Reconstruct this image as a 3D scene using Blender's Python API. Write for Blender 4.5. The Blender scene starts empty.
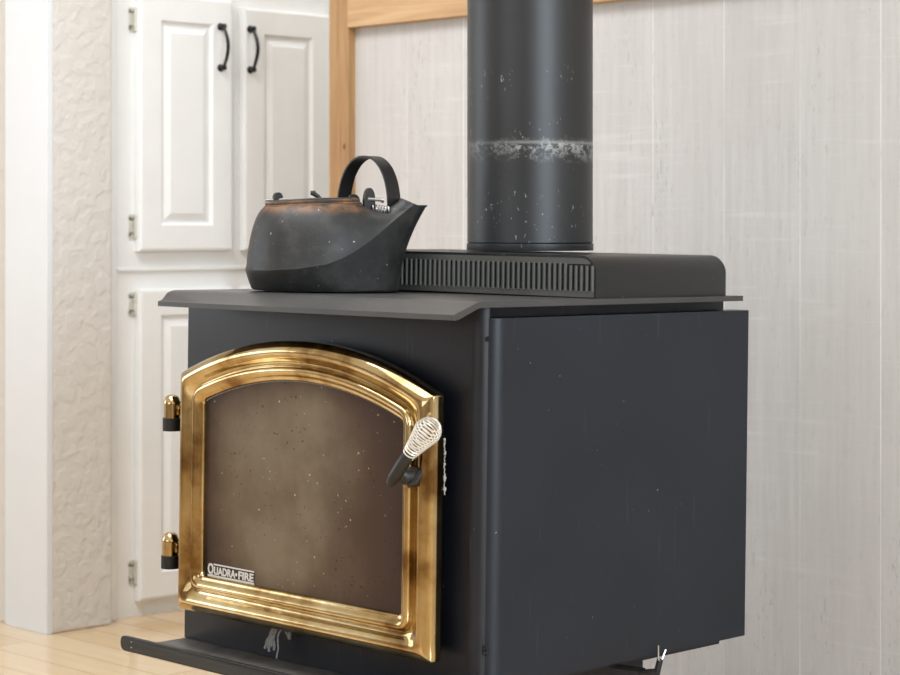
import bpy, bmesh, math, random
from mathutils import Vector, Matrix, Euler, Quaternion
random.seed(7)
sc = bpy.context.scene
col = sc.collection

# ---------------------------------------------------------------- camera
cam_d = bpy.data.cameras.new('camera'); cam = bpy.data.objects.new('camera', cam_d); col.objects.link(cam)
cam.location = (0, 0, .83); cam.rotation_euler = (math.pi/2, 0, .799)
cam_d.sensor_width = 36; cam_d.lens = 2100/900*36; cam_d.shift_y = -111/900
cam_d.clip_start = .05
cam_d.dof.use_dof = True; cam_d.dof.focus_distance = 2.85; cam_d.dof.aperture_fstop = 9
sc.camera = cam
# ---------------------------------------------------------------- light and exposure
world = bpy.data.worlds.new('world'); sc.world = world; world.use_nodes = True
world.node_tree.nodes['Background'].inputs[0].default_value = (.85, .92, 1, 1)
world.node_tree.nodes['Background'].inputs[1].default_value = .6
sc.view_settings.view_transform = 'Standard'; sc.view_settings.look = 'None'
sc.view_settings.gamma = 1; sc.view_settings.use_curve_mapping = False
sc.view_settings.exposure = 0.3

def area(name, loc, rot, sx, sy, power, color):
    l = bpy.data.lights.new(name, 'AREA'); l.shape = 'RECTANGLE'; l.size = sx; l.size_y = sy
    l.energy = power; l.color = color
    o = bpy.data.objects.new(name, l); col.objects.link(o); o.location = loc; o.rotation_euler = rot
    return o
H = math.pi/2
area('window_daylight_back', (-1.6, -2.42, 1.45), (H, 0, 0), 2.6, 1.5, 20, (.84, .92, 1))
area('window_daylight_right', (1.92, .9, 1.45), (H, 0, H), 2.2, 1.5, 110, (.76, .88, 1))
area('window_daylight_left', (-5.92, -.3, 1.45), (H, 0, -H), 2.4, 1.6, 34, (.84, .92, 1))
area('ceiling_panel_light', (-2.2, 1.1, 2.44), (0, 0, 0), 1.6, 1.2, 20, (.93, .96, 1))
area('cabinet_fill_light', (-2.75, 1.5, 2.44), (0, 0, 0), .8, .8, 20, (.93, .96, 1))  # added fill lamp to brighten the cabinet fronts, no fixture known there
area('passage_fill_light', (-3.35, 3.5, 2.44), (0, 0, 0), .3, .8, 6, (.93, .96, 1))  # added unseen lamp, lifts the partition's shade off the right cabinet door

# ---------------------------------------------------------------- helpers
def s2l(c):
    return tuple(((v/255)/12.92 if v/255 <= .04045 else ((v/255+.055)/1.055)**2.4) for v in c)
class NT:
    def __init__(s, name):
        s.m = bpy.data.materials.new(name); s.m.use_nodes = True; s.t = s.m.node_tree
        s.b = s.t.nodes['Principled BSDF']
    def n(s, ty, **kw):
        nd = s.t.nodes.new(ty)
        for k, v in kw.items():
            if k.startswith('i_'):
                nd.inputs[k[2:].replace('_', ' ')].default_value = v
            else: setattr(nd, k, v)
        return nd
    def l(s, a, b): s.t.links.new(a, b)
    def coords(s, scale=(1, 1, 1), loc=(0, 0, 0), kind='Object'):
        tc = s.n('ShaderNodeTexCoord'); mp = s.n('ShaderNodeMapping')
        mp.inputs['Scale'].default_value = scale; mp.inputs['Location'].default_value = loc
        s.l(tc.outputs[kind], mp.inputs['Vector']); return mp.outputs[0]
    def noise(s, vec, scale, detail=4, rough=.55, dist=0):
        nd = s.n('ShaderNodeTexNoise'); nd.inputs['Scale'].default_value = scale
        nd.inputs['Detail'].default_value = detail; nd.inputs['Roughness'].default_value = rough
        nd.inputs['Distortion'].default_value = dist
        s.l(vec, nd.inputs['Vector']); return nd.outputs['Fac']
    def ramp(s, fac, stops, interp='LINEAR'):
        r = s.n('ShaderNodeValToRGB'); r.color_ramp.interpolation = interp; e = r.color_ramp.elements
        while len(e) < len(stops): e.new(.5)
        for i, (p, c) in enumerate(stops):
            e[i].position = p; e[i].color = (c, c, c, 1) if not hasattr(c, '__len__') else (*c, 1)
        s.l(fac, r.inputs[0]); return r.outputs[0]
    def mix(s, fac, a, b, mode='MIX'):
        m = s.n('ShaderNodeMix', data_type='RGBA', blend_type=mode)
        for sock, v in ((m.inputs[0], fac), (m.inputs[6], a), (m.inputs[7], b)):
            if isinstance(v, (int, float)): sock.default_value = v
            elif isinstance(v, tuple): sock.default_value = (*v, 1)
            else: s.l(v, sock)
        return m.outputs[2]
    def math(s, op, a, b=0.0):
        m = s.n('ShaderNodeMath', operation=op)
        for sock, v in ((m.inputs[0], a), (m.inputs[1], b)):
            if isinstance(v, (int, float)): sock.default_value = v
            else: s.l(v, sock)
        return m.outputs[0]
    def sep(s, vec):
        x = s.n('ShaderNodeSeparateXYZ'); s.l(vec, x.inputs[0]); return x.outputs
    def bump(s, h, strength, dist=.002):
        b = s.n('ShaderNodeBump'); b.inputs['Strength'].default_value = strength; b.inputs['Distance'].default_value = dist
        s.l(h, b.inputs['Height']); s.l(b.outputs[0], s.b.inputs['Normal'])
    def set(s, **kw):
        for k, v in kw.items():
            i = s.b.inputs[k.replace('_', ' ')]
            if isinstance(v, tuple): i.default_value = (*v, 1)
            elif isinstance(v, (int, float)): i.default_value = v
            else: s.l(v, i)
        return s

def plain(name, c, rough=.5, metal=0.0, var=.06, bump=0, scale=30):
    a = NT(name); v = a.coords(); n = a.noise(v, scale)
    lo = tuple(x*(1-var) for x in c); hi = tuple(min(1, x*(1+var)) for x in c)
    a.set(Base_Color=a.ramp(n, [(.3, lo), (.7, hi)]), Roughness=rough, Metallic=metal)
    if bump: a.bump(n, bump)
    return a.m

def steel(name, base, rough, speck=.0, bumpv=.12, streak=0, spec=.38):
    a = NT(name); v = a.coords(); n = a.noise(v, 6, 5); f = a.noise(v, 900, 2)
    lo = tuple(x*.8 for x in base); hi = tuple(x*1.25 for x in base)
    c = a.ramp(n, [(.3, lo), (.7, hi)])
    if speck:
        sp = a.noise(v, 170, 1, .4); sp2 = a.noise(a.coords(loc=(3, 5, 1)), 9, 2)
        m = a.math('MULTIPLY', a.ramp(sp, [(.79, 0.0), (.81, 1.0)]), a.ramp(sp2, [(.45, 0.0), (.6, 1.0)]))
        c = a.mix(a.math('MULTIPLY', m, speck), c, s2l((150, 150, 150)))
        # a few faint vertical scuffs
        st = a.noise(a.coords(scale=(60, 60, 4)), 2.0, 3)
        c = a.mix(a.math('MULTIPLY', a.ramp(st, [(.66, 0.0), (.75, 1.0)]), speck*.25), c, s2l((110, 110, 112)))
    a.set(Base_Color=c, Roughness=a.ramp(n, [(.3, rough*.9), (.7, rough*1.1)]), Metallic=0.0)
    a.b.inputs['Specular IOR Level'].default_value = spec
    a.bump(f, bumpv, .0006)
    return a.m

M = {}
M['body'] = steel('charcoal_stove_paint', s2l((16, 18, 25)), .40, speck=.5)
M['side'] = steel('satin_black_daylight_tint', s2l((21, 27, 36)), .40, speck=.6)  # blue tint of the window daylight is put into this base colour
M['plate'] = steel('worn_black_top_plate', s2l((60, 59, 58)), .38, bumpv=.2, spec=.5)
M['box'] = steel('black_heat_shroud_paint', s2l((27, 28, 29)), .42, speck=.8)
M['grille'] = steel('grey_grille_metal', s2l((76, 75, 71)), .5)
M['black'] = plain('matte_black', s2l((16, 16, 17)), .6)
M['iron'] = plain('black_iron', s2l((24, 22, 21)), .42, 0, .2, .2, 60)
M['lip'] = steel('ash_lip_paint', s2l((26, 27, 27)), .45)
# shelf with grey brown ash dust
a = NT('dusty_shelf_metal'); n = a.noise(a.coords(), 25, 5)
a.set(Base_Color=a.ramp(n, [(.3, s2l((52, 49, 45))), (.7, s2l((90, 85, 79)))]), Roughness=.55); M['shelf'] = a.m
# brass; brown tarnish patches also stand in for darker room reflections
a = NT('polished_brass'); v = a.coords(); n = a.noise(v, 14, 4); n2 = a.noise(v, 120, 3)
a.set(Base_Color=a.ramp(n, [(.34, s2l((128, 98, 60))), (.48, s2l((184, 158, 112))), (.7, s2l((208, 190, 150)))]), Metallic=1.0,
      Roughness=a.ramp(n2, [(.3, .07), (.7, .13)])); a.bump(a.noise(v, 22, 2), .25, .0015); M['brass'] = a.m
M['steelwire'] = plain('nickel_wire', s2l((232, 228, 220)), .38, .6, .02)
M['chrome'] = plain('zinc_pin', s2l((190, 190, 190)), .3, 1)
# sooty glass: soot dark towards the rim, room reflection painted into the paler middle
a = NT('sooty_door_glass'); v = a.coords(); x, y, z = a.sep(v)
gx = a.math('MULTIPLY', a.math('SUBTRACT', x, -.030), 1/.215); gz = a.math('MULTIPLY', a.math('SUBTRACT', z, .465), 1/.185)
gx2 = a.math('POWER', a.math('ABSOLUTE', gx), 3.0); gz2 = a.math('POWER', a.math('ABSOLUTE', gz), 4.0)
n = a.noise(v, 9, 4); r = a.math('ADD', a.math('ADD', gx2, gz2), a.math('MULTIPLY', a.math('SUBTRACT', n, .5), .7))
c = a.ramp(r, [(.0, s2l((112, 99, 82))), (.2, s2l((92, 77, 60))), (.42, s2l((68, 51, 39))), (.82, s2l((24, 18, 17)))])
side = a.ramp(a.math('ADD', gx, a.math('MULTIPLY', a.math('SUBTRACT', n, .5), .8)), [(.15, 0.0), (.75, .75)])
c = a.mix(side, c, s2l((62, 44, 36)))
sp = a.noise(v, 170, 1, .3); reg = a.noise(a.coords(loc=(1.3, 0, 4)), 10, 2)
m1 = a.math('MULTIPLY', a.ramp(sp, [(.69, 0.0), (.73, .8)]), a.ramp(reg, [(.5, 0.0), (.58, 1.0)]))
c = a.mix(m1, c, s2l((34, 26, 20)))
sp2 = a.noise(a.coords(loc=(7, 3, 2)), 210, 1, .3)
m2 = a.math('MULTIPLY', a.ramp(sp2, [(.775, 0.0), (.80, .8)]), a.ramp(reg, [(.5, .9), (.56, 0.0)]))
c = a.mix(m2, c, s2l((190, 184, 170)))
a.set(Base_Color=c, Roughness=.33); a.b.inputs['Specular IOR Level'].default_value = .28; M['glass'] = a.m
M['badge_black'] = plain('badge_backing', s2l((40, 34, 30)), .5)
M['badge_white'] = plain('badge_white', s2l((196, 192, 186)), .5, 0, .03)
M['rope'] = plain('frayed_gasket_rope', s2l((176, 172, 160)), .9, 0, .25, .3, 200)
M['ropedark'] = plain('sooty_gasket_strand', s2l((128, 128, 126)), .9, 0, .3, .3, 300)
# stove pipe with scuffed band
a = NT('matte_black_pipe_paint'); v = a.coords(); x, y, z = a.sep(v)
n = a.noise(v, 7, 4); c = a.ramp(n, [(.3, s2l((25, 26, 27))), (.7, s2l((34, 35, 36)))])
band = a.math('MULTIPLY', a.ramp(z, [(.163-.034, 0.0), (.163-.006, 1.0), (.163, 1.0), (.1645, 0.0)]), a.ramp(a.noise(a.coords(scale=(1, 1, 1.3)), 60, 5, .8), [(.47, .0), (.57, 1.0)]))
line = a.math('MULTIPLY', a.ramp(z, [(.1585, 0.0), (.160, 1.0), (.1625, 1.0), (.164, 0.0)]), .55)
ang = a.ramp(x, [(.0, .30), (.03, .45), (.055, 1.0)])
mk = a.math('MULTIPLY', a.math('MAXIMUM', band, line), a.math('MULTIPLY', ang, .75))
c = a.mix(mk, c, s2l((170, 170, 166)))
sp = a.noise(a.coords(scale=(1, 1, .45)), 230, 2, .6); reg = a.noise(a.coords(loc=(2, 1, 5)), 11, 2)
zz = a.ramp(z, [(.02, 1.0), (.24, 1.0), (.3, 0.0)])
m2 = a.math('MULTIPLY', a.math('MULTIPLY', a.ramp(sp, [(.66, 0.0), (.72, .8)]), a.ramp(reg, [(.52, 0.0), (.62, 1.0)])), zz)
c = a.mix(m2, c, s2l((165, 165, 160)))
a.set(Base_Color=c, Roughness=.42); a.bump(a.noise(v, 500, 2), .08, .0006); M['pipe'] = a.m
# cast iron kettle with rust round the rim
a = NT('cast_iron_kettle'); v = a.coords(); x, y, z = a.sep(v)
n = a.noise(v, 30, 5); n3 = a.noise(v, 260, 3)
c = a.ramp(n, [(.3, s2l((22, 23, 24))), (.5, s2l((34, 34, 34))), (.7, s2l((54, 53, 51)))])
rim = a.math('MULTIPLY', a.ramp(z, [(.108, 0.0), (.118, 1.0), (.14, 1.0)]), a.ramp(a.noise(v, 45, 4), [(.4, 0.0), (.58, 1.0)]))
rim = a.math('MULTIPLY', rim, a.ramp(x, [(.045, 1.0), (.075, .0)]))
c = a.mix(a.math('MULTIPLY', rim, .85), c, s2l((128, 88, 54)))
spk = a.ramp(a.noise(a.coords(loc=(3, 3, 3)), 190, 1, .3), [(.785, 0.0), (.81, .8)]); c = a.mix(spk, c, s2l((180, 180, 176)))
a.set(Base_Color=c, Roughness=.5); a.bump(n3, .35, .0012); M['kettle'] = a.m
a = NT('rusty_lid_rim'); v = a.coords(); n = a.noise(v, 40, 5)
a.set(Base_Color=a.ramp(n, [(.35, s2l((52, 42, 36))), (.5, s2l((96, 70, 48))), (.65, s2l((128, 96, 66)))]), Roughness=.65); a.bump(n, .3); M['rust'] = a.m
M['rustdark'] = plain('dark_rusty_iron', s2l((92, 62, 46)), .7, 0, .4, .4, 90)
# white cabinet paint
M['cabinet'] = plain('white_cabinet_paint', s2l((240, 240, 238)), .38, 0, .02, .05, 12)
M['hingepaint'] = plain('painted_over_hinge', s2l((205, 202, 190)), .5, .2, .12, .2, 90)
M['trimwhite'] = plain('white_trim_paint', s2l((222, 224, 227)), .4, 0, .01, 0, 10)
M['wallwarm'] = plain('warm_white_wall_paint', s2l((228, 223, 216)), .7, 0, .02, .1, 60)
a = NT('knockdown_plaster'); v = a.coords(); n = a.noise(v, 40, 2, .5, .3)
a.set(Base_Color=s2l((212, 207, 200)), Roughness=.75); a.bump(a.ramp(n, [(.40, 0.0), (.60, 1.0)]), .3, .004); M['plaster'] = a.m
M['ceiling'] = plain('ceiling_paint', s2l((235, 233, 228)), .8, 0, .01, .1, 80)
# whitewashed boards
a = NT('whitewashed_boards'); v = a.coords(); x, y, z = a.sep(v)
st = a.noise(a.coords(scale=(26, 1, 1.6)), 3.0, 6, .6); blot = a.noise(a.coords(scale=(3, 1, 1)), 2.5, 3)
fine = a.noise(a.coords(scale=(140, 1, 5)), 2.0, 4, .7)
bid = a.math('FLOOR', a.math('MULTIPLY', a.math('ADD', x, 2.371), 1/.1565))
wn = a.n('ShaderNodeTexWhiteNoise', noise_dimensions='1D'); a.l(bid, wn.inputs['W'])
c = a.ramp(st, [(.3, s2l((188, 184, 181))), (.5, s2l((195, 191, 188))), (.7, s2l((201, 198, 196)))])
c = a.mix(a.ramp(blot, [(.35, .35), (.6, 0.0)]), c, s2l((187, 182, 178)))
c = a.mix(a.math('MULTIPLY', wn.outputs['Value'], .35), c, s2l((205, 202, 199)))
c = a.mix(a.ramp(fine, [(.62, 0.0), (.75, .25)]), c, s2l((164, 161, 158)))
sd_ = a.math('ABSOLUTE', a.math('SUBTRACT', a.math('FRACT', a.math('MULTIPLY', a.math('ADD', x, 2.371-.1565*.5+1.565), 1/.1565)), .5))
seam = a.math('MULTIPLY', a.ramp(sd_, [(.007, 1.0), (.012, 0.0)]), a.ramp(a.noise(a.coords(scale=(3, 1, 1.2), loc=(4, 0, 2)), 1.5, 2), [(.4, .25), (.55, 1.0)]))
c = a.mix(seam, c, s2l((216, 215, 212)))
hatch = a.noise(a.coords(scale=(6, 1, 110), loc=(1, 0, 3)), 2.0, 4, .65)
c = a.mix(a.ramp(hatch, [(.6, 0.0), (.72, .35)]), c, s2l((214, 211, 207)))
c = a.mix(a.ramp(a.noise(a.coords(scale=(30, 1, 12), loc=(8, 0, 3)), 2.5, 5, .7), [(.56, 0.0), (.7, .4)]), c, s2l((174, 170, 166)))
# horizontal saw marks
saw = a.noise(a.coords(scale=(1.2, 1, 34), loc=(0, 0, 2)), 2.2, 3, .6); sawreg = a.noise(a.coords(scale=(5, 1, 3), loc=(5, 0, 1)), 1.6, 2)
c = a.mix(a.math('MULTIPLY', a.ramp(saw, [(.58, 0.0), (.68, 1.0)]), a.ramp(sawreg, [(.42, 0.0), (.6, .42)])), c, s2l((212, 210, 207)))
sd = a.noise(a.coords(scale=(40, 1, 9), loc=(2, 0, 7)), 4, 3, .7); sr = a.noise(a.coords(scale=(7, 1, 1.5), loc=(9, 0, 1)), 1.3, 2)
c = a.mix(a.math('MULTIPLY', a.ramp(sd, [(.60, 0.0), (.68, .8)]), a.ramp(sr, [(.5, 0.0), (.62, .6)])), c, s2l((132, 130, 128)))
a.set(Base_Color=c, Roughness=.7); a.bump(a.math('ADD', fine, saw), .12, .001); M['boards'] = a.m
# cedar trim
a = NT('honey_cedar_trim'); v = a.coords(scale=(14, 14, 1)); n = a.noise(v, 4, 5, .6, .5)
c = a.ramp(n, [(.3, s2l((150, 108, 66))), (.5, s2l((170, 130, 86))), (.7, s2l((186, 148, 102)))])
a.set(Base_Color=c, Roughness=.5); M['cedar'] = a.m
a = NT('honey_cedar_header'); v = a.coords(scale=(1, 14, 14)); n = a.noise(v, 4, 5, .6, .5)
c = a.ramp(n, [(.3, s2l((176, 136, 94))), (.5, s2l((194, 156, 112))), (.7, s2l((206, 172, 130)))])
a.set(Base_Color=c, Roughness=.5); M['cedarh'] = a.m
M['knot'] = plain('cedar_knot', s2l((120, 72, 40)), .5)
# maple floor
a = NT('glossy_maple_floor'); v = a.coords()
bk = a.n('ShaderNodeTexBrick'); a.l(v, bk.inputs['Vector'])
for k, val in (('Scale', 1.0), ('Mortar Size', .0012), ('Brick Width', .9), ('Row Height', .083), ('Mortar Smooth', .1), ('Bias', 0.0)): bk.inputs[k].default_value = val
bk.inputs['Color1'].default_value = (*s2l((222, 198, 162)), 1); bk.inputs['Color2'].default_value = (*s2l((206, 174, 130)), 1); bk.inputs['Mortar'].default_value = (*s2l((150, 116, 78)), 1)
g = a.noise(a.coords(scale=(2, 30, 1)), 2.5, 5, .6)
c = a.mix(a.ramp(g, [(.3, .35), (.7, 0.0)]), bk.outputs['Color'], s2l((190, 158, 118)))
a.set(Base_Color=c, Roughness=.11); a.b.inputs['Specular IOR Level'].default_value = .6; M['floor'] = a.m
M['pull'] = plain('black_pull', s2l((24, 23, 24)), .35, .3)
M['brownwall'] = plain('walnut_brown_wall', s2l((168, 150, 130)), .6, 0, .15, .1, 5)
M['darkframe'] = plain('window_frame_paint', s2l((238, 238, 236)), .4, 0, .01)

# ---- mesh helpers
def link(name, bm, mat, parent=None, smooth=False, off=None, sharp=35):
    me = bpy.data.meshes.new(name)
    bmesh.ops.remove_doubles(bm, verts=bm.verts, dist=1e-6)
    bmesh.ops.recalc_face_normals(bm, faces=bm.faces)
    bm.to_mesh(me); bm.free()
    if off is not None: me.transform(Matrix.Translation(off))
    me.materials.append(mat)
    if smooth:
        me.shade_smooth()
        me.set_sharp_from_angle(angle=math.radians(sharp))
    o = bpy.data.objects.new(name, me); col.objects.link(o)
    if parent: o.parent = parent
    return o
def tag(o, label=None, cat=None, group=None, kind=None):
    if label: o['label'] = label
    if cat: o['category'] = cat
    if group: o['group'] = group
    if kind: o['kind'] = kind
    return o
def struct(o): o['kind'] = 'structure'; return o
def empty(name, loc=(0, 0, 0)):
    o = bpy.data.objects.new(name, None); o.empty_display_size = .05; col.objects.link(o); o.location = loc; return o
def box(bm, x0, x1, y0, y1, z0, z1, bev=0, seg=2):
    t = bmesh.new()
    bmesh.ops.create_cube(t, size=1)
    for v in t.verts: v.co = Vector(((x0+x1)/2+v.co.x*(x1-x0), (y0+y1)/2+v.co.y*(y1-y0), (z0+z1)/2+v.co.z*(z1-z0)))
    if bev: bmesh.ops.bevel(t, geom=list(t.edges), offset=bev, segments=seg, affect='EDGES', profile=.5)
    merge(bm, t)
def merge(bm, t):
    me = bpy.data.meshes.new('tmp'); t.to_mesh(me); t.free(); bm.from_mesh(me); bpy.data.meshes.remove(me)
def prism(bm, pts, a0, a1, axis='z', cap=True):
    """extrude closed polygon; axis x: pts=(y,z), y: pts=(x,z), z: pts=(x,y)"""
    def P(p, a):
        return {'x': (a, p[0], p[1]), 'y': (p[0], a, p[1]), 'z': (p[0], p[1], a)}[axis]
    A = [bm.verts.new(P(p, a0)) for p in pts]; Bv = [bm.verts.new(P(p, a1)) for p in pts]; n = len(pts)
    for i in range(n): bm.faces.new((A[i], A[(i+1) % n], Bv[(i+1) % n], Bv[i]))
    if cap: bm.faces.new(A[::-1]); bm.faces.new(Bv)
def tube(bm, pts, rad, seg=10, closed=False, flat=1.0):
    pts = [Vector(p) for p in pts]; n = len(pts)
    rads = rad if hasattr(rad, '__len__') else [rad]*n
    rings = []; prev = None
    for i, p in enumerate(pts):
        if closed: t = pts[(i+1) % n]-pts[i-1]
        else: t = pts[min(i+1, n-1)]-pts[max(i-1, 0)]
        t.normalize()
        if prev is None:
            u = t.orthogonal().normalized()
        else:
            u = (prev-t*prev.dot(t)).normalized()
        prev = u; w = t.cross(u)
        rings.append([bm.verts.new(p+(u*math.cos(2*math.pi*k/seg)+w*math.sin(2*math.pi*k/seg)*flat)*rads[i]) for k in range(seg)])
    m = n if closed else n-1
    for i in range(m):
        A, Bv = rings[i], rings[(i+1) % n]
        for k in range(seg): bm.faces.new((A[k], A[(k+1) % seg], Bv[(k+1) % seg], Bv[k]))
    if not closed: bm.faces.new(rings[0][::-1]); bm.faces.new(rings[-1])
def lathe(bm, prof, c=(0, 0, 0), seg=48, mat=None, cap=True):
    rings = []
    for r, z in prof:
        ring = []
        for k in range(seg):
            t = 2*math.pi*k/seg; p = Vector((r*math.cos(t), r*math.sin(t), z))
            if mat: p = mat @ p
            ring.append(bm.verts.new(p+Vector(c)))
        rings.append(ring)
    for A, Bv in zip(rings, rings[1:]):
        for k in range(seg): bm.faces.new((A[k], A[(k+1) % seg], Bv[(k+1) % seg], Bv[k]))
    if cap: bm.faces.new(rings[0][::-1]); bm.faces.new(rings[-1])
def loft(bm, rings, cap0=False, cap1=False):
    R = [[bm.verts.new(p) for p in r] for r in rings]; n = len(R[0])
    for A, Bv in zip(R, R[1:]):
        for k in range(n): bm.faces.new((A[k], A[(k+1) % n], Bv[(k+1) % n], Bv[k]))
    if cap0: bm.faces.new(R[0][::-1])
    if cap1: bm.faces.new(R[-1])
def grid_box(x0, x1, y0, y1, z0, z1, bev=0):
    b = bmesh.new(); box(b, x0, x1, y0, y1, z0, z1, bev); return b

# ================================================================= THE ROOM
WY = 2.8                                     # panelled wall plane
b = grid_box(-6.1, 2.1, -2.6, 4.4, -.1, 0); struct(link('floor', b, M['floor']))
b = grid_box(-6.1, 2.1, -2.6, 4.4, 2.5, 2.6); struct(link('ceiling', b, M['ceiling']))
# panelled wall, one mesh of grooved boards
b = bmesh.new(); pts = []
x = -3.19; first = -2.371-.1565*5
edges = [first+.1565*k for k in range(0, 40)]
pts.append((-3.19, WY))
for e in edges:
    if e < -3.15 or e > 1.98: continue
    pts += [(e-.0012, WY), (e-.0004, WY+.0007), (e+.0004, WY+.0007), (e+.0012, WY)]
pts += [(2.0, WY), (2.0, WY+.12), (-3.19, WY+.12)]
prism(b, pts, 0, 2.5, 'z'); struct(link('wall_panelled', b, M['boards']))
b = grid_box(-3.208, -3.149, WY-.019, WY+.14, 0, 2.5, .002); post = struct(link('trim_1', b, M['cedar']))
b = bmesh.new(); lathe(b, [(.001, 0), (.004, 0), (.0042, .0004)], (0, 0, 0), 16, Matrix.Rotation(-H, 4, 'X') @ Matrix.Rotation(math.pi, 4, 'X'))
bmesh.ops.scale(b, vec=(1, 1, 1.5), verts=b.verts)
k = link('knot', b, M['knot'], None, off=Vector((-3.161, WY-.0192, .99))); k.parent = post
b = grid_box(-3.149, 2.0, WY-.022, WY+.001, 1.227, 1.37, .002); struct(link('trim_2', b, M['cedarh']))
# block of textured plaster at the opening and white wall running left
b = grid_box(-3.9, -3.63, 2.4, 2.549, 0, 2.5, .004); struct(link('wall_plaster', b, M['plaster']))
b = grid_box(-6.0, -3.784, 2.402, 2.549, 0, 2.5); struct(link('wall_far_left', b, M['wallwarm']))
b = grid_box(-3.784, -3.6285, 2.388, 2.402, 0, 2.5, .001); struct(link('trim_3', b, M['trimwhite']))
b = grid_box(-3.9, -3.655, 2.549, 2.578, 0, 2.5, .003); struct(link('trim_4', b, M['cabinet']))
# passage behind
b = grid_box(-4.3, -3.0, 4.2, 4.3, 0, 2.5); struct(link('wall_passage', b, M['wallwarm']))
b = grid_box(-3.2, -3.1, WY+.14, 4.2, 0, 2.5); struct(link('wall_passage_side', b, M['wallwarm']))
# outer walls with windows
def window_wall(name, axis, c, a0, a1, w0, w1, z0, z1, th, n):
    b = bmesh.new()
    def bx(p0, p1, q0, q1, bm=None, t0=None, t1=None):
        bm = bm or b; s0, s1 = (min(c, c+th), max(c, c+th)) if t0 is None else (t0, t1)
        if axis == 'y': box(bm, p0, p1, s0, s1, q0, q1)
        else: box(bm, s0, s1, p0, p1, q0, q1)
    bx(a0, w0, 0, 2.5); bx(w1, a1, 0, 2.5); bx(w0, w1, 0, z0); bx(w0, w1, z1, 2.5)
    struct(link(name, b, M['brownwall' if n == 1 else 'wallwarm']))
    f = bmesh.new(); i0, i1 = (min(c, c+th*.5), max(c, c+th*.5))
    for (p0, p1, q0, q1) in ((w0-.06, w0+.03, z0-.06, z1+.06), (w1-.03, w1+.06, z0-.06, z1+.06), (w0, w1, z0-.06, z0+.03), (w0, w1, z1-.03, z1+.06), ((w0+w1)/2-.03, (w0+w1)/2+.03, z0, z1)):
        bx(p0, p1, q0, q1, f, c-.02, c+.02)
    struct(link('window_%d' % n, f, M['darkframe']))
window_wall('wall_back', 'y', -2.5, -6.0, 2.0, -2.9, -.3, .7, 2.2, -.1, 1)
window_wall('wall_right', 'x', 2.0, -2.5, 2.8, -.2, 2.0, .7, 2.2, .1, 2)
window_wall('wall_left', 'x', -6.0, -2.5, 2.4, -1.5, .9, .65, 2.25, -.1, 3)

# ================================================================= CABINETS
CX = -3.672
cabr = empty('built_in_cabinet', (CX, 2.95, 0))
tag(cabr, 'tall white built-in cabinet with raised-panel doors and black pulls', 'cabinet')
co = Vector((-CX, -2.95, 0))
b = bmesh.new()
box(b, CX-.4, CX, 2.578, 3.75, 0, 2.5)
link('case', b, M['cabinet'], cabr, off=co)
b = bmesh.new(); box(b, CX, CX+.006, 2.59, 3.7, .735, .742, .001)
link('shelf_bead', b, M['cabinet'], cabr, off=co)
def raised_door(y0, y1, z0, z1, hinge_left, handle_z=None, hz=()):
    d = .02; x1 = CX+d; b = bmesh.new()
    # outer slab with eased edge, then rail step down, bevel up to raised field
    def ring(ins, xx): return [(xx, y0+ins, z0+ins), (xx, y1-ins, z0+ins), (xx, y1-ins, z1-ins), (xx, y0+ins, z1-ins)]
    def ringp(i, xx): return ring(i, xx)
    w = .056
    rings = [ringp(0, CX+.001), ringp(0, x1-.006), ringp(.0015, x1-.002), ringp(.006, x1), ringp(w, x1), ringp(w+.005, x1-.007), ringp(w+.010, x1-.007), ringp(w+.026, x1-.001)]
    loft(b, rings, True, True)
    o = link('door', b, M['cabinet'], cabr, off=co)
    if handle_z:
        hy = (y1-.036) if hinge_left else (y0+.0150)
        z0h, z1h = handle_z; h = bmesh.new()
        pts = []
        for i in range(17):
            t = i/16; pts.append((x1+.012+.016*math.sin(math.pi*t), hy, z0h+.008+(z1h-z0h-.016)*t))
        tube(h, pts, [.0032+.0010*math.sin(math.pi*i/16) for i in range(17)], 10)
        for zz in (z0h+.008, z1h-.008):
            lathe(h, [(.0085, 0), (.0085, .003), (.005, .006), (.005, .014), (.0065, .0155), (.003, .018)], (x1, hy, zz), 14, Matrix.Rotation(H, 4, 'Y'))
        link('pull_handle', h, M['pull'], o, True, off=co)
    for z in hz:
        g = bmesh.new()
        yy = y0-.001 if hinge_left else y1+.001
        s = -1 if hinge_left else 1
        ya, yb = sorted((yy, yy+s*.014))
        box(g, CX, CX+.0035, ya, yb, z-.022, z+.022, .001)
        box(g, CX, CX+.0035, ya, yb, z-.026, z-.012, .001); box(g, CX, CX+.0035, ya, yb, z+.012, z+.026, .001)
        lathe(g, [(.002, -.026), (.0042, -.024), (.0042, .024), (.002, .026)], (CX+.0055, yy, z), 10)
        for zz in (z-.018, z+.018): lathe(g, [(.003, 0), (.003, .0045), (.001, .0055)], (CX, yy+s*.008, zz), 8, Matrix.Rotation(H, 4, 'Y'))
        link('hinge', g, M['hingepaint'], o, True, off=co)
    return o
raised_door(2.636, 2.887, .777, 1.328, True, (1.170, 1.276), (.83, 1.27))
raised_door(2.919, 3.174, .777, 1.316, False, (1.170, 1.276), (.83, 1.27))
raised_door(2.636, 2.887, .034, .697, True, None, (.665, .095))
raised_door(2.919, 3.174, .034, .697, False, None, (.64, .095))

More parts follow.
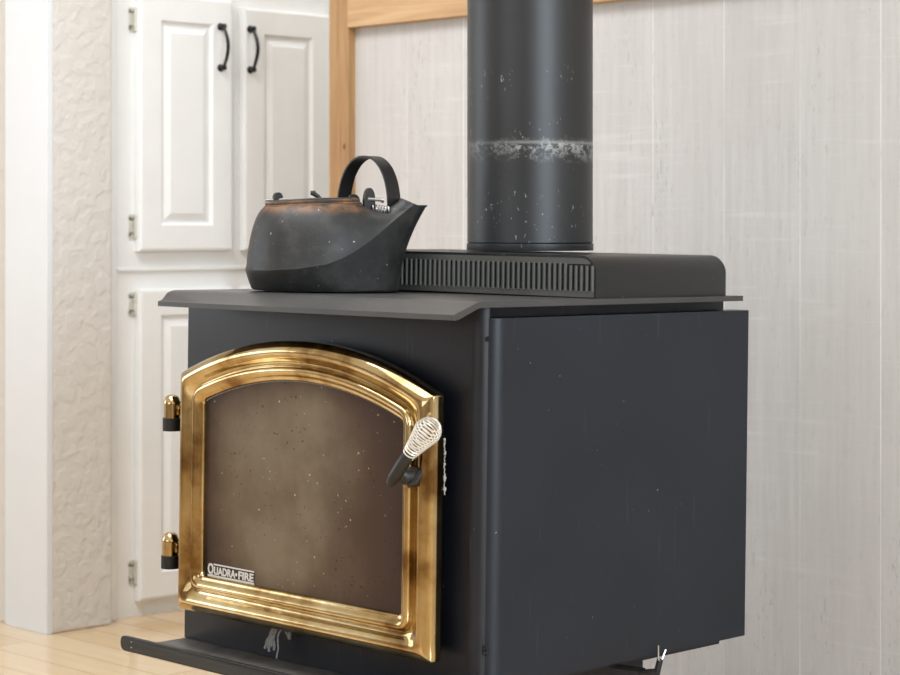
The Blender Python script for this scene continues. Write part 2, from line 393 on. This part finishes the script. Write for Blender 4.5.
# ================================================================= STOVE (local axes: x along its front, y into depth, z up; origin at the front right top corner)
def basis(yaw, roll):
    F = Vector((-math.sin(yaw), math.cos(yaw), 0)); Rt = Vector((math.cos(yaw), math.sin(yaw), 0)); U = Vector((0, 0, 1))
    return Matrix((Rt*math.cos(roll)+U*math.sin(roll), U*math.cos(roll)-Rt*math.sin(roll), F))
MS = basis(.799, 0).transposed() @ basis(.774, .0124)          # the stove stands a touch out of plumb
ORG = Vector((-1.86482, 1.88344, .69939))
BASE = Vector((-.302, .27, -.6950))
root = empty('wood_stove'); root.matrix_world = Matrix.Translation(ORG+MS @ BASE) @ MS.to_4x4()
tag(root, 'black steel wood stove with arched brass-framed glass door', 'stove')
OFF = -BASE
def sp(name, bm, mat, parent=root, smooth=True, sharp=35): return link(name, bm, mat, parent, smooth, OFF, sharp)
W = -.606
# firebox: front shell with rounded corners
b = bmesh.new()
def arcpts(cx, cy, r, a0, a1, n): return [(cx+r*math.cos(math.radians(a0+(a1-a0)*i/n)), cy+r*math.sin(math.radians(a0+(a1-a0)*i/n))) for i in range(n+1)]
rr = .022
poly = arcpts(W+.012, .012, .012, 180, 270, 6)+arcpts(-.002-rr, rr*.75, rr, 270, 352, 10)
poly = [(x, max(y, 0) if y < 0 else y) for x, y in poly]
poly = arcpts(W+.003, .003, .003, 180, 270, 4)+arcpts(-.010-.020, .020, .020, 270, 340, 12)
poly += [(-.016, .016), (-.045, .018), (-.045, .548), (W+.045, .548), (W+.05, .018), (W, .018)]
prism(b, poly, -.4755, .0275, 'z'); sp('firebox_body', b, M['body'])
# side panels
for s in (0, 1):
    b = bmesh.new()
    pl = [(-.036, .022), (-.020, .0100)]+arcpts(-.024, .0325, .024, -68, 0, 10)+[(0, .5484), (-.004, .551), (-.034, .551)]
    if s: pl = [(W-x, y) for x, y in pl][::-1]
    prism(b, pl, -.457, .0140, 'z'); p_ = sp('side_panel', b, M['side'])
    if not s:
        g = bmesh.new(); lathe(g, [(.0034, 0), (.0034, .001), (.0001, .0012)], (-.0095, .0082, -.012), 12, Matrix.Rotation(H, 4, 'X'))
        sp('screw_hole', g, M['black'], p_)
        for zz in (-.404, -.4105):
            g = bmesh.new(); pts = [(-.0075+.0032*math.cos(t*.6), .0085, zz+.0026*math.sin(t*.6)) for t in range(11)]
            tube(g, pts, .0009, 6, True); sp('screw', g, M['black'], p_)
# lower inner edge strip visible under the side panel
# top plate bent down along the front
b = bmesh.new()
top = [(.5343, .0352), (-.012, .0362)]+[(-.018, .0358), (-.023, .0346), (-.029, .0322)]+[(-.058, .0226), (-.063, .0210), (-.0655, .0202)]
bot = [(-.0655, .0134), (-.0620, .0132), (-.055, .0142), (-.028, .0243), (-.021, .0270), (-.013, .0281), (.5343, .0278)]
prof = top+bot
xs = [W+.014, W+.0165, W+.019, W+.10, -.002, 0]
rings = []
for xx in xs:
    rings.append([(xx, y, z) for y, z in prof])
loft(b, rings, True, True)
# left front corner is clipped
for v in b.verts:
    if v.co.x < W+.019 and -.035 < v.co.y < -.01: v.co.y -= .020
    v.co.z += .0030*v.co.x/.6
sp('top_plate', b, M['plate'], sharp=50)
# heat shroud with grille
X1, X0 = -.008, -.596; y0, y1 = .2166, .5075; zt = .0932; zb = .0355; r = .026
b = bmesh.new()
def shroud(inset, r):
    return [(X0+inset, zb)]+[(X0+inset+r-r*math.cos(t), zt-inset-r+r*math.sin(t)) for t in [H*i/8 for i in range(9)]] + \
           [(X1-inset-r+r*math.sin(t), zt-inset-r+r*math.cos(t)) for t in [H*i/8 for i in range(9)]]+[(X1-inset, zb)]
outer = shroud(0, r); inner = shroud(.003, r-.003)
loft(b, [[(x, y0+.004, z) for x, z in inner], [(x, y0, z) for x, z in inner], [(x, y0, z) for x, z in outer], [(x, y1-.006, z) for x, z in outer], [(x, y1, z) for x, z in inner]], True, True)
shr = sp('heat_shroud', b, M['box'])
b = bmesh.new(); gy = y0-.0005
inn = shroud(.0034, r-.0034)
# grille plate: arched top corners, slots made with bars between rails
zb2, zt2 = .0455, .0815
box(b, X0+.004, X1-.004, gy-.0005, gy+.002, zb+.0015, zb2)
tp = [(x, z) for x, z in inn if z > zt2]; tp = [(tp[0][0], zt2)]+tp+[(tp[-1][0], zt2)]
prism(b, tp, gy-.0005, gy+.002, 'y')
n = 60; pitch = (X1-X0-.012)/n
for i in range(n+1):
    xc = X0+.006+pitch*i; w = .0024
    pts = [(xc-w, gy+.002), (xc-w, gy-.0005), (xc-w*.5, gy-.0022), (xc+w*.5, gy-.0022), (xc+w, gy-.0005), (xc+w, gy+.002)]
    ztop = zt2+.001 if 4 < i < n-4 else zt2-.002
    prism(b, pts, zb2-.001, ztop, 'z')
sp('grille', b, M['grille'], shr)
b = grid_box(X0+.006, X1-.006, gy+.002, gy+.0032, zb+.002, zt-.012); sp('grille_recess', b, M['black'], shr)

# ---- door
DX0, DX1, DZB = -.5685, -.0560, -.4235; DY = -.0150
DC = (DX0+DX1)/2; HW = (DX1-DX0)/2; ZS = -.0850; ZA = -.0280
SG = ZA-ZS; R0 = (HW*HW+SG*SG)/(2*SG); ZC = ZA-R0
def outline(d, yy, rc, N=14, Mn=36, K=6):
    """arched outline inset by d with corner roundness rc, constant vertex count"""
    d = d*1.08
    xa, xb, zb = DX0+d, DX1-d, DZB+d; R = R0-d; hw = HW-d
    zs = ZC+math.sqrt(R*R-hw*hw)
    P = []
    def bez(p0, p1, p2, n):
        return [tuple((1-t)**2*p0[i]+2*t*(1-t)*p1[i]+t*t*p2[i] for i in (0, 1)) for t in [k/n for k in range(n+1)]]
    ph = math.asin(hw/R); dp = rc/R
    arcp = lambda a: (DC+R*math.sin(a), ZC+R*math.cos(a))
    c1 = bez((xa, zs-rc), (xa, zs), arcp(-ph+dp), K)
    c2 = bez(arcp(ph-dp), (xb, zs), (xb, zs-rc), K)
    c3 = bez((xb, zb+rc), (xb, zb), (xb-rc, zb), K)
    c4 = bez((xa+rc, zb), (xa, zb), (xa, zb+rc), K)
    P += c1
    P += [arcp(-ph+dp+(2*ph-2*dp)*i/Mn) for i in range(1, Mn)]
    P += c2
    P += [(xb, zs-rc+(zb+rc-zs+rc)*i/N) for i in range(1, N)]
    P += c3
    P += [(xb-rc+(xa-xb+2*rc)*i/N, zb) for i in range(1, N)]
    P += c4
    P += [(xa, zb+rc+(zs-rc-zb-rc)*i/N) for i in range(1, N)]
    return [(x, yy+DY, z) for x, z in P]
prof = [(.004, -.004, .002), (.0, -.008, .002), (.0, -.024, .002), (.0012, -.0262, .003), (.009, -.0335, .006), (.012, -.0350, .010), (.015, -.0352, .013), (.0185, -.0335, .017),
        (.0215, -.0300, .022), (.0245, -.0268, .024), (.0275, -.0250, .024), (.0300, -.0252, .022), (.0318, -.0285, .020), (.0330, -.0325, .018), (.0350, -.0350, .017), (.0385, -.0352, .014), (.0415, -.0332, .012), (.044, -.0300, .010),
        (.0455, -.0285, .008), (.0475, -.0283, .007), (.0492, -.0270, .006), (.0500, -.0235, .006), (.0500, -.018, .006)]
b = bmesh.new(); loft(b, [outline(d, yy, max(rc, .0012)) for d, yy, rc in prof])
loft(b, [outline(.004, -.004, .002), outline(.052, -.004, .006)])
door = sp('door', b, M['brass'], sharp=50)
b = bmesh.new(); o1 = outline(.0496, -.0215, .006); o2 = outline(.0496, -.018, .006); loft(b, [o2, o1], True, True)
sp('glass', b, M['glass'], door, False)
b = bmesh.new()
o_ = outline(.0503, -.0222, .006)[3:45]; tube(b, o_, .0011, 6)
sp('glass_gasket', b, M['ropedark'], door)
# badge
gb = bmesh.new()
for z0_, z1_ in ((-.3526, -.3506), (-.3694, -.3668)):
    xa = -.5065 if z0_ < -.36 else -.4935
    box(gb, xa, -.4055, -.0224+DY, -.0217+DY, z0_, z1_)
bar = sp('badge_bars', gb, M['badge_white'], door, False)
b = grid_box(-.5080, -.4045, -.0218+DY, -.0212+DY, -.3705, -.3500); sp('badge', b, M['badge_black'], door, False)
def text_mesh(txt, size, x, z, y, sx=1, mat=None, name='badge_lettering'):
    cu = bpy.data.curves.new('t', 'FONT'); cu.body = txt; cu.size = size; cu.extrude = .0002; cu.offset = size*.035; cu.space_character = 1.0
    t = bpy.data.objects.new('t', cu); col.objects.link(t); dg = bpy.context.evaluated_depsgraph_get()
    me = bpy.data.meshes.new_from_object(t.evaluated_get(dg)); bpy.data.objects.remove(t)
    wid = max(v.co.x for v in me.vertices)-min(v.co.x for v in me.vertices)
    f = sx/wid; mn = min(v.co.x for v in me.vertices)
    me.transform(Matrix.Translation((x, y, z)) @ Matrix.Rotation(H, 4, 'X') @ Matrix.Diagonal((f, 1, 1, 1)) @ Matrix.Translation((-mn, 0, 0)))
    me.transform(Matrix.Translation(OFF)); me.materials.clear(); me.materials.append(mat)
    o = bpy.data.objects.new(name, me); col.objects.link(o); o.parent = door; return o
text_mesh('Q', .0205, -.5060, -.3655, -.0224+DY, .0125, M['badge_white'])
text_mesh('UADRA\u2022', .0150, -.4925, -.3653, -.0224+DY, .051, M['badge_white'])
text_mesh('FIRE', .0150, -.4390, -.3653, -.0224+DY, .0325, M['badge_white'])
# rope gasket showing at the latch side
b = bmesh.new()
pts = [(DX1-.0025+random.uniform(-.0008, .0012), -.0175+random.uniform(-.001, .001), -.140-.0022*i) for i in range(34)]
tube(b, pts, [.0006+random.uniform(0, .0020)*(.5+.5*math.sin(i_*.9)) for i_ in range(len(pts))], 7); sp('rope_gasket', b, M['rope'], door)
# hinges
for zt_ in (-.1200, -.3205):
    hx, hy = -.6140, -.020
    e = bmesh.new(); lathe(e, [(.0134, -.053), (.0134, -.0345), (.0124, -.034)], (hx, hy, zt_), 24)
    box(e, hx, W+.02, hy+.006, hy+.016, zt_-.050, zt_-.036)
    hg = sp('hinge', e, M['black'])
    e = bmesh.new(); lathe(e, [(.0120, -.036), (.0120, -.014), (.0128, -.0135), (.0128, -.011), (.0120, -.0095), (.0100, -.004), (.006, -.001), (.001, 0)], (hx, hy, zt_), 28)
    sp('hinge_cap', e, M['brass'], hg)
    e = bmesh.new(); box(e, hx+.004, DX0+.012, hy+.003, hy+.008, zt_-.030, zt_-.016, .001); sp('hinge_leaf', e, M['brass'], hg)
# handle (directions: R image right, T toward the viewer)
Rv = Vector((.715, .699, 0)); Tv = Vector((.699, -.715, 0)); Uv = Vector((0, 0, 1))
def hp(r, u, t): return P1+Rv*r+Uv*u+Tv*t
P1 = Vector((-.0715, -.072, -.1610))
b = bmesh.new()
tube(b, [hp(-.021, -.036, -.012), hp(-.017, -.029, -.008), hp(-.007, -.012, -.002), hp(0, 0, .003), hp(.002, .004, .004)], [.0055, .0082, .0084, .0080, .0068], 14)
tube(b, [hp(-.010, -.022, -.014), hp(-.002, -.027, -.016), hp(.006, -.026, -.024), hp(.006, -.026, -.040)], [.008, .0105, .0115, .009], 14)
tube(b, [hp(.000, -.036, -.018), hp(.010, -.034, -.018), hp(.020, -.020, -.017), hp(.0245, .004, -.016)], [.006, .0065, .0045, .0012], 10)
hd = sp('door_handle', b, M['iron'])
b = bmesh.new(); ax = Vector((Rv*.034+Uv*.046+Tv*.034)); L = ax.length; ax.normalize(); e1 = ax.cross(Uv).normalized(); e2 = ax.cross(e1)
pts = []; turns = 14; NN = turns*22
def rad_(t):
    return .0074+.0094*(t/.74)**1.1 if t < .74 else .0168*math.sqrt(max(0, 1-((t-.74)/.29)**2))
for i in range(NN+1):
    t = i/NN; s = t**.85
    rr_ = max(rad_(s), .0072); pts.append(P1+ax*(L*s)+(e1*math.cos(2*math.pi*turns*t)+e2*math.sin(2*math.pi*turns*t))*rr_)
tube(b, pts, .00105, 6); g = sp('spring_grip', b, M['steelwire'], hd)
# ash lip
b = bmesh.new()
box(b, -.603, -.004, -.079, .004, -.4805, -.4762)
shelf = sp('ash_shelf', b, M['shelf'])
b = bmesh.new()
def rrect(x0, x1, z0, z1, r): return [(x0+r-r*math.cos(t), z1-r+r*math.sin(t)) for t in [H*i/5 for i in range(6)]]+[(x1-r+r*math.sin(t), z1-r+r*math.cos(t)) for t in [H*i/5 for i in range(6)]]+[(x1-r*.8+r*.8*math.cos(t), z0+r*.8-r*.8*math.sin(t)) for t in [H*i/5 for i in range(6)]]+[(x0+r*1.2-r*1.2*math.sin(t), z0+r*1.2-r*1.2*math.cos(t)) for t in [H*i/5 for i in range(6)]]
rb = rrect(-.6455, .042, -.4885, -.4675, .008); ri = rrect(-.6445, .041, -.4875, -.4685, .0075)
loft(b, [[(x, -.0790, z) for x, z in rb], [(x, -.0842, z) for x, z in rb], [(x, -.0850, z) for x, z in ri]], True, True)
lipb = sp('ash_lip', b, M['lip'])
for zz in (-.4735, -.4815):
    e = bmesh.new(); lathe(e, [(.0011, 0), (.0009, .0007), (.0002, .0009)], (-.6185, -.085, zz), 8, Matrix.Rotation(H, 4, 'X')); sp('rivet', e, M['chrome'], lipb)
# frayed gasket strands hanging below the door
b = bmesh.new()
def strand(p, q, r0, r1, n=10, w=.002):
    p, q = Vector(p), Vector(q); ph = random.uniform(0, 6)
    pts = [p.lerp(q, i/n)+Vector((w*math.sin(i*.9+ph), -.004*math.sin(math.pi*i/n), w*.5*math.cos(i*1.3+ph))) for i in range(n+1)]
    tube(b, pts, [r0+(r1-r0)*i/n for i in range(n+1)], 6)
for i in range(9):
    strand((-.378+random.uniform(-.006, .004), -.012, -.421), (-.397+.0022*i+random.uniform(-.001, .001), -.022, -.450-.013*random.random()), .0012, .0018)
strand((-.372, -.012, -.421), (-.372, -.022, -.468), .0016, .0011)
strand((-.366, -.012, -.423), (-.352, -.016, -.436), .002, .003)
strand((-.352, -.012, -.422), (-.350, -.018, -.438), .002, .0026)
sp('frayed_gasket', b, M['ropedark'])
# pedestal and lever
b = grid_box(-.502, -.102, .10, .4445, -.6945, -.4755, .004); sp('pedestal', b, M['black'])
b = grid_box(-.6, -.030, .03, .47, -.466, -.4755+.0005)
b.free()
b = bmesh.new(); tube(b, [(-.10, .35, -.480), (-.03, .356, -.478), (-.012, .365, -.479)], .0035, 8)
tube(b, [(-.016, .358, -.483), (.004, .372, -.480), (.006, .376, -.462)], [.005, .006, .0045], 8)
lv = sp('air_lever', b, M['black']); lv.location.y -= .030
b = bmesh.new(); tube(b, [(.007, .371, -.463), (.0065, .371, -.443)], .0012, 6); tube(b, [(.008, .377, -.463), (.009, .384, -.450)], .0014, 6)  # bright wires modelled in place of the white highlights at the lever tip
tube(b, [(.007, .371, -.463), (.008, .377, -.463)], .0014, 6); sp('lever_highlight', b, M['chrome'], lv)

# ================================================================= STOVE PIPE
pc = ORG+MS @ Vector((-.302, .4088, .0932))
pr = empty('stove_pipe', (pc.x, pc.y, pc.z+.0012)); tag(pr, 'wide matte black stovepipe with scuffed ring rising from the stove', 'pipe')
b = bmesh.new(); R_ = .0942
lathe(b, [(R_-.004, .012), (R_, .0135), (R_, 2.5-pc.z-.001)], (0, 0, 0), 96); link('pipe_section', b, M['pipe'], pr, True)
b = bmesh.new(); lathe(b, [(R_+.0006, .0012), (R_+.001, .002), (R_+.001, .0115), (R_-.001, .0125)], (0, 0, 0), 96); link('pipe_collar', b, M['pipe'], pr, True)

# ================================================================= KETTLE
KC = Vector((-.427, .104, .0362))
kr = empty('kettle')
KM = MS @ Matrix.Rotation(.774, 3, 'Z')
kr.matrix_world = Matrix.Translation(ORG+MS @ KC) @ KM.to_4x4()
tag(kr, 'black cast iron kettle with rusty lid standing on the wood stove', 'kettle')
px = 1/690.0
# local: x image right, y away, z up. origin under kettle middle (pixel 322, 290)
def smooth(t): t = max(0, min(1, t)); return t*t*(3-2*t)
def lerp_tab(tab, x):
    if x <= tab[0][0]: return tab[0][1]
    for (a0, b0), (a1, b1) in zip(tab, tab[1:]):
        if x <= a1:
            t = (x-a0)/(a1-a0); return b0+(b1-b0)*t
    return tab[-1][1]
# crease height by image x (px from centre)
CT = [(-77, 19.5), (-50, 20), (-22, 22), (8, 27), (24, 33.5), (38, 42), (50, 51), (60, 60), (70, 69), (78, 76), (86, 83), (102, 85)]
seg = 128
def plan(th):
    # teardrop crease outline (px)
    c, s = math.cos(th), math.sin(th)
    a = 77; bb = 70
    x, y = a*c, bb*s
    return x, y
crease = []
for k in range(seg):
    th = 2*math.pi*k/seg; t = abs(math.pi-(th % (2*math.pi)))/math.pi     # 1 at nose, 0 at back
    c, s = math.cos(th), math.sin(th)
    r = 1/math.sqrt((c/77)**2+(s/73)**2)
    x, y = r*c, r*s
    # pull the nose out: points with x>20 get stretched to the tip and squeezed in width
    if x > 10:
        u = (x-10)/67
        y0_ = y
        x = 10+67*u+25*u**3
        y = math.copysign(abs(y0_)**1.0, y0_)*(1-.42*u*u)
    crease.append((x, y, lerp_tab(CT, x)))
base_ = []; rim_ = []
for k in range(seg):
    th = 2*math.pi*k/seg; c, s = math.cos(th), math.sin(th)
    base_.append((2.5+73.5*c, 60*s, 0)); rim_.append((-11+47*c, 44*s, 84.5+.055*(47*c)))
V = lambda p: Vector((p[0]*px, p[1]*px, p[2]*px))
b = bmesh.new(); rings = []
rings.append([V((2.5+(x-2.5)*.975, y*.975, 0)) for x, y, z in base_])
for i in range(0, 13):
    t = i/12; ring = []
    for (bx_, by_, bz_), (cx_, cy_, cz_) in zip(base_, crease):
        nose = smooth((cx_-40)/50)
        tt = t*(1-nose)+nose*(t**1.9)
        tb = math.sin(t*H)*(1-nose)*.35+tt*(1-(1-nose)*.35)
        ring.append(V((bx_+(cx_-bx_)*tb, by_+(cy_-by_)*tb, 1.6+(cz_-1.6)*t)))
    rings.append(ring)
# dome from crease up to the rim
for i in range(1, 17):
    ph = H*i/16; ring = []
    for (cx_, cy_, cz_), (rx_, ry_, rz_) in zip(crease, rim_):
        nose = smooth((cx_-45)/45)
        f = min(1, .72*(1-math.cos(ph))+.28*(i/16)+.04*(1-i/16)); g = .90*math.sin(ph)+.10*(i/16)
        lip_in = .985 if i == 1 else 1
        x = cx_+(rx_-cx_)*f; y = cy_+(ry_-cy_)*f
        z = cz_+(rz_-cz_)*(g*(1-nose)+nose*f)
        # spout tops dip between lid and mouth
        z -= nose*9*math.sin(math.pi*f)
        ring.append(V((x, y, z)))
    rings.append(ring)
loft(b, rings, True, True)
kb = link('kettle_body', b, M['kettle'], kr, True, sharp=28)
# spout mouth: hood that rises from the shoulder to an open lip
b = bmesh.new()
def ring_e(c, n, ra, rb2, k=28):
    n = Vector(n).normalized(); u = Vector((0, 1, 0)); w = n.cross(u).normalized()
    return [V(Vector(c)+u*ra*math.cos(2*math.pi*i/k)+w*rb2*math.sin(2*math.pi*i/k)) for i in range(k)]
sr_ = [((52, 0, 44), (.8, 0, .6), 26, 24), ((64, 0, 60), (.72, 0, .7), 21, 18), ((74, 0, 73), (.66, 0, .75), 16, 13.5), ((83, 0, 84.5), (.45, 0, .89), 11, 10.5), ((86, 0, 88), (.38, 0, .92), 10, 11.5)]
loft(b, [ring_e(*r_) for r_ in sr_]+[ring_e((86.4, 0, 88.4), (.38, 0, .92), 7.6, 9), ring_e((82, 0, 80), (.5, 0, .87), 6.5, 7)], False, True)
link('spout', b, M['kettle'], kr, True)
# beak of the spout
b = bmesh.new()
loft(b, [[V((80, -9, 80)), V((80, 9, 80)), V((82, 9, 88)), V((82, -9, 88))], [V((93, -6, 79)), V((93, 6, 79)), V((93, 6.5, 85.6)), V((93, -6.5, 85.6))], [V((102.5, -1.2, 84.2)), V((102.5, 1.2, 84.2)), V((103, 1.4, 85.6)), V((103, -1.4, 85.6))]], True, True)
link('spout_beak', b, M['kettle'], kr, False)
b = bmesh.new(); loft(b, [ring_e((85.4, 0, 86.6), (.38, 0, .92), 8.0, 9.4), ring_e((85.5, 0, 86.9), (.38, 0, .92), 8.0, 9.4)], True, True)
link('spout_mouth', b, M['rustdark'], kr, False)
# lid
b = bmesh.new(); LT = Matrix.Rotation(-.055, 4, 'Y')
def LV(x, y, z): return LT @ Vector((x*px, y*px, z*px))
lo = Vector((-11*px, 0, 84*px))
prf = [(44, -1.6), (47.5, -1.4), (48.8, 0), (48.2, 1.2), (46.6, 1.6), (47.2, 2.2), (47, 4.2), (45, 4.8)]
rings = [[lo+LV(r*math.cos(2*math.pi*k/72), r*.94*math.sin(2*math.pi*k/72), z) for k in range(72)] for r, z in prf]
loft(b, rings, True, True); lid = link('lid', b, M['rust'], kr, True, sharp=60)
b = bmesh.new()
prf = [(43, 4.0), (43.5, 5.2), (42, 6.0), (30, 6.6), (12, 7.2), (3, 7.4)]
rings = [[lo+LV(r*math.cos(2*math.pi*k/72), r*.94*math.sin(2*math.pi*k/72), z) for k in range(72)] for r, z in prf]
loft(b, rings, True, True); link('lid_top', b, M['iron'], lid, True)
b = bmesh.new()
tube(b, [V((-2, 2, 88)), V((-6, 2, 93)), V((-10, 2, 95.5)), V((-13, 2, 96.5))], [2.2*px, 2*px, 2.4*px, 2.2*px], 8)
tube(b, [V((-13.5, 2, 96.5)), V((-8.5, 2, 96.8))], 2*px, 8)
link('lid_knob', b, M['iron'], lid, True)
# ears with pins
def ear(x, y, z, w, h, name='ear'):
    b = bmesh.new(); pr_ = [(-w/2, -8)]+[(-w/2*math.cos(math.pi*i/10), h*.4+h*.6*math.sin(math.pi*i/10)) for i in range(11)]+[(w/2, -8)]
    A = Matrix.Rotation(.55, 3, 'Z')
    rings = [[V(Vector((x, y, z))+A @ Vector((p, q, r))) for p, r in pr_] for q in (-2.2, 2.2)]
    loft(b, rings, True, True); o = link(name, b, M['iron'], kr, True, sharp=40)
    return o, A
e_, A = ear(-46, 0, 87, 10, 9.5)
b = bmesh.new(); tube(b, [V((-58, -3, 88.5)), V((-47, -1, 89)), V((-36, 2, 90))], 1.5*px, 8); link('pin', b, M['chrome'], e_, True)
e_, A = ear(28, 26, 86, 12, 10)
e_, A = ear(45, -10, 82, 12, 20)
b = bmesh.new(); tube(b, [V((44, -12, 91)), V((51, -11, 90.5)), V((58, -10, 90))], 1.7*px, 8); tube(b, [V((57, -10, 90)), V((60, -10, 89.8))], 2.6*px, 8); link('pin', b, M['chrome'], e_, True)
b = bmesh.new(); pts = []
for i in range(6*12+1):
    t = i/12; pts.append(V((48+t*3.1, -9+3.6*math.cos(2*math.pi*t), 82-t*.4+3.6*math.sin(2*math.pi*t))))
tube(b, pts, .9*px, 6); link('hinge_spring', b, M['chrome'], e_, True)
# bail handle: flat strap, arc plane turned 45 degrees
b = bmesh.new()
nrm = Vector((.714, .70, 0)); inp = Vector((.70, -.714, 0))     # strap width direction, arc direction (right and toward viewer)
Cc = Vector((43, 30, 78)); Rb = 38; hb = 56
rings = []
for i in range(41):
    t = math.pi*i/40
    c, s = -math.cos(t), math.sin(t)
    mid = Cc+inp*(Rb*(abs(c)**.92)*(1 if c > 0 else -1))+Vector((0, 0, hb*s**.9 if s > 0 else 0))
    out = (inp*c+Vector((0, 0, s))).normalized()
    w = 8.5
    rings.append([V(mid-nrm*w+out*.9), V(mid-nrm*w-out*.9), V(mid+nrm*w-out*.9), V(mid+nrm*w+out*.9)])
loft(b, rings, True, True); link('bail_handle', b, M['iron'], kr, True, sharp=40)
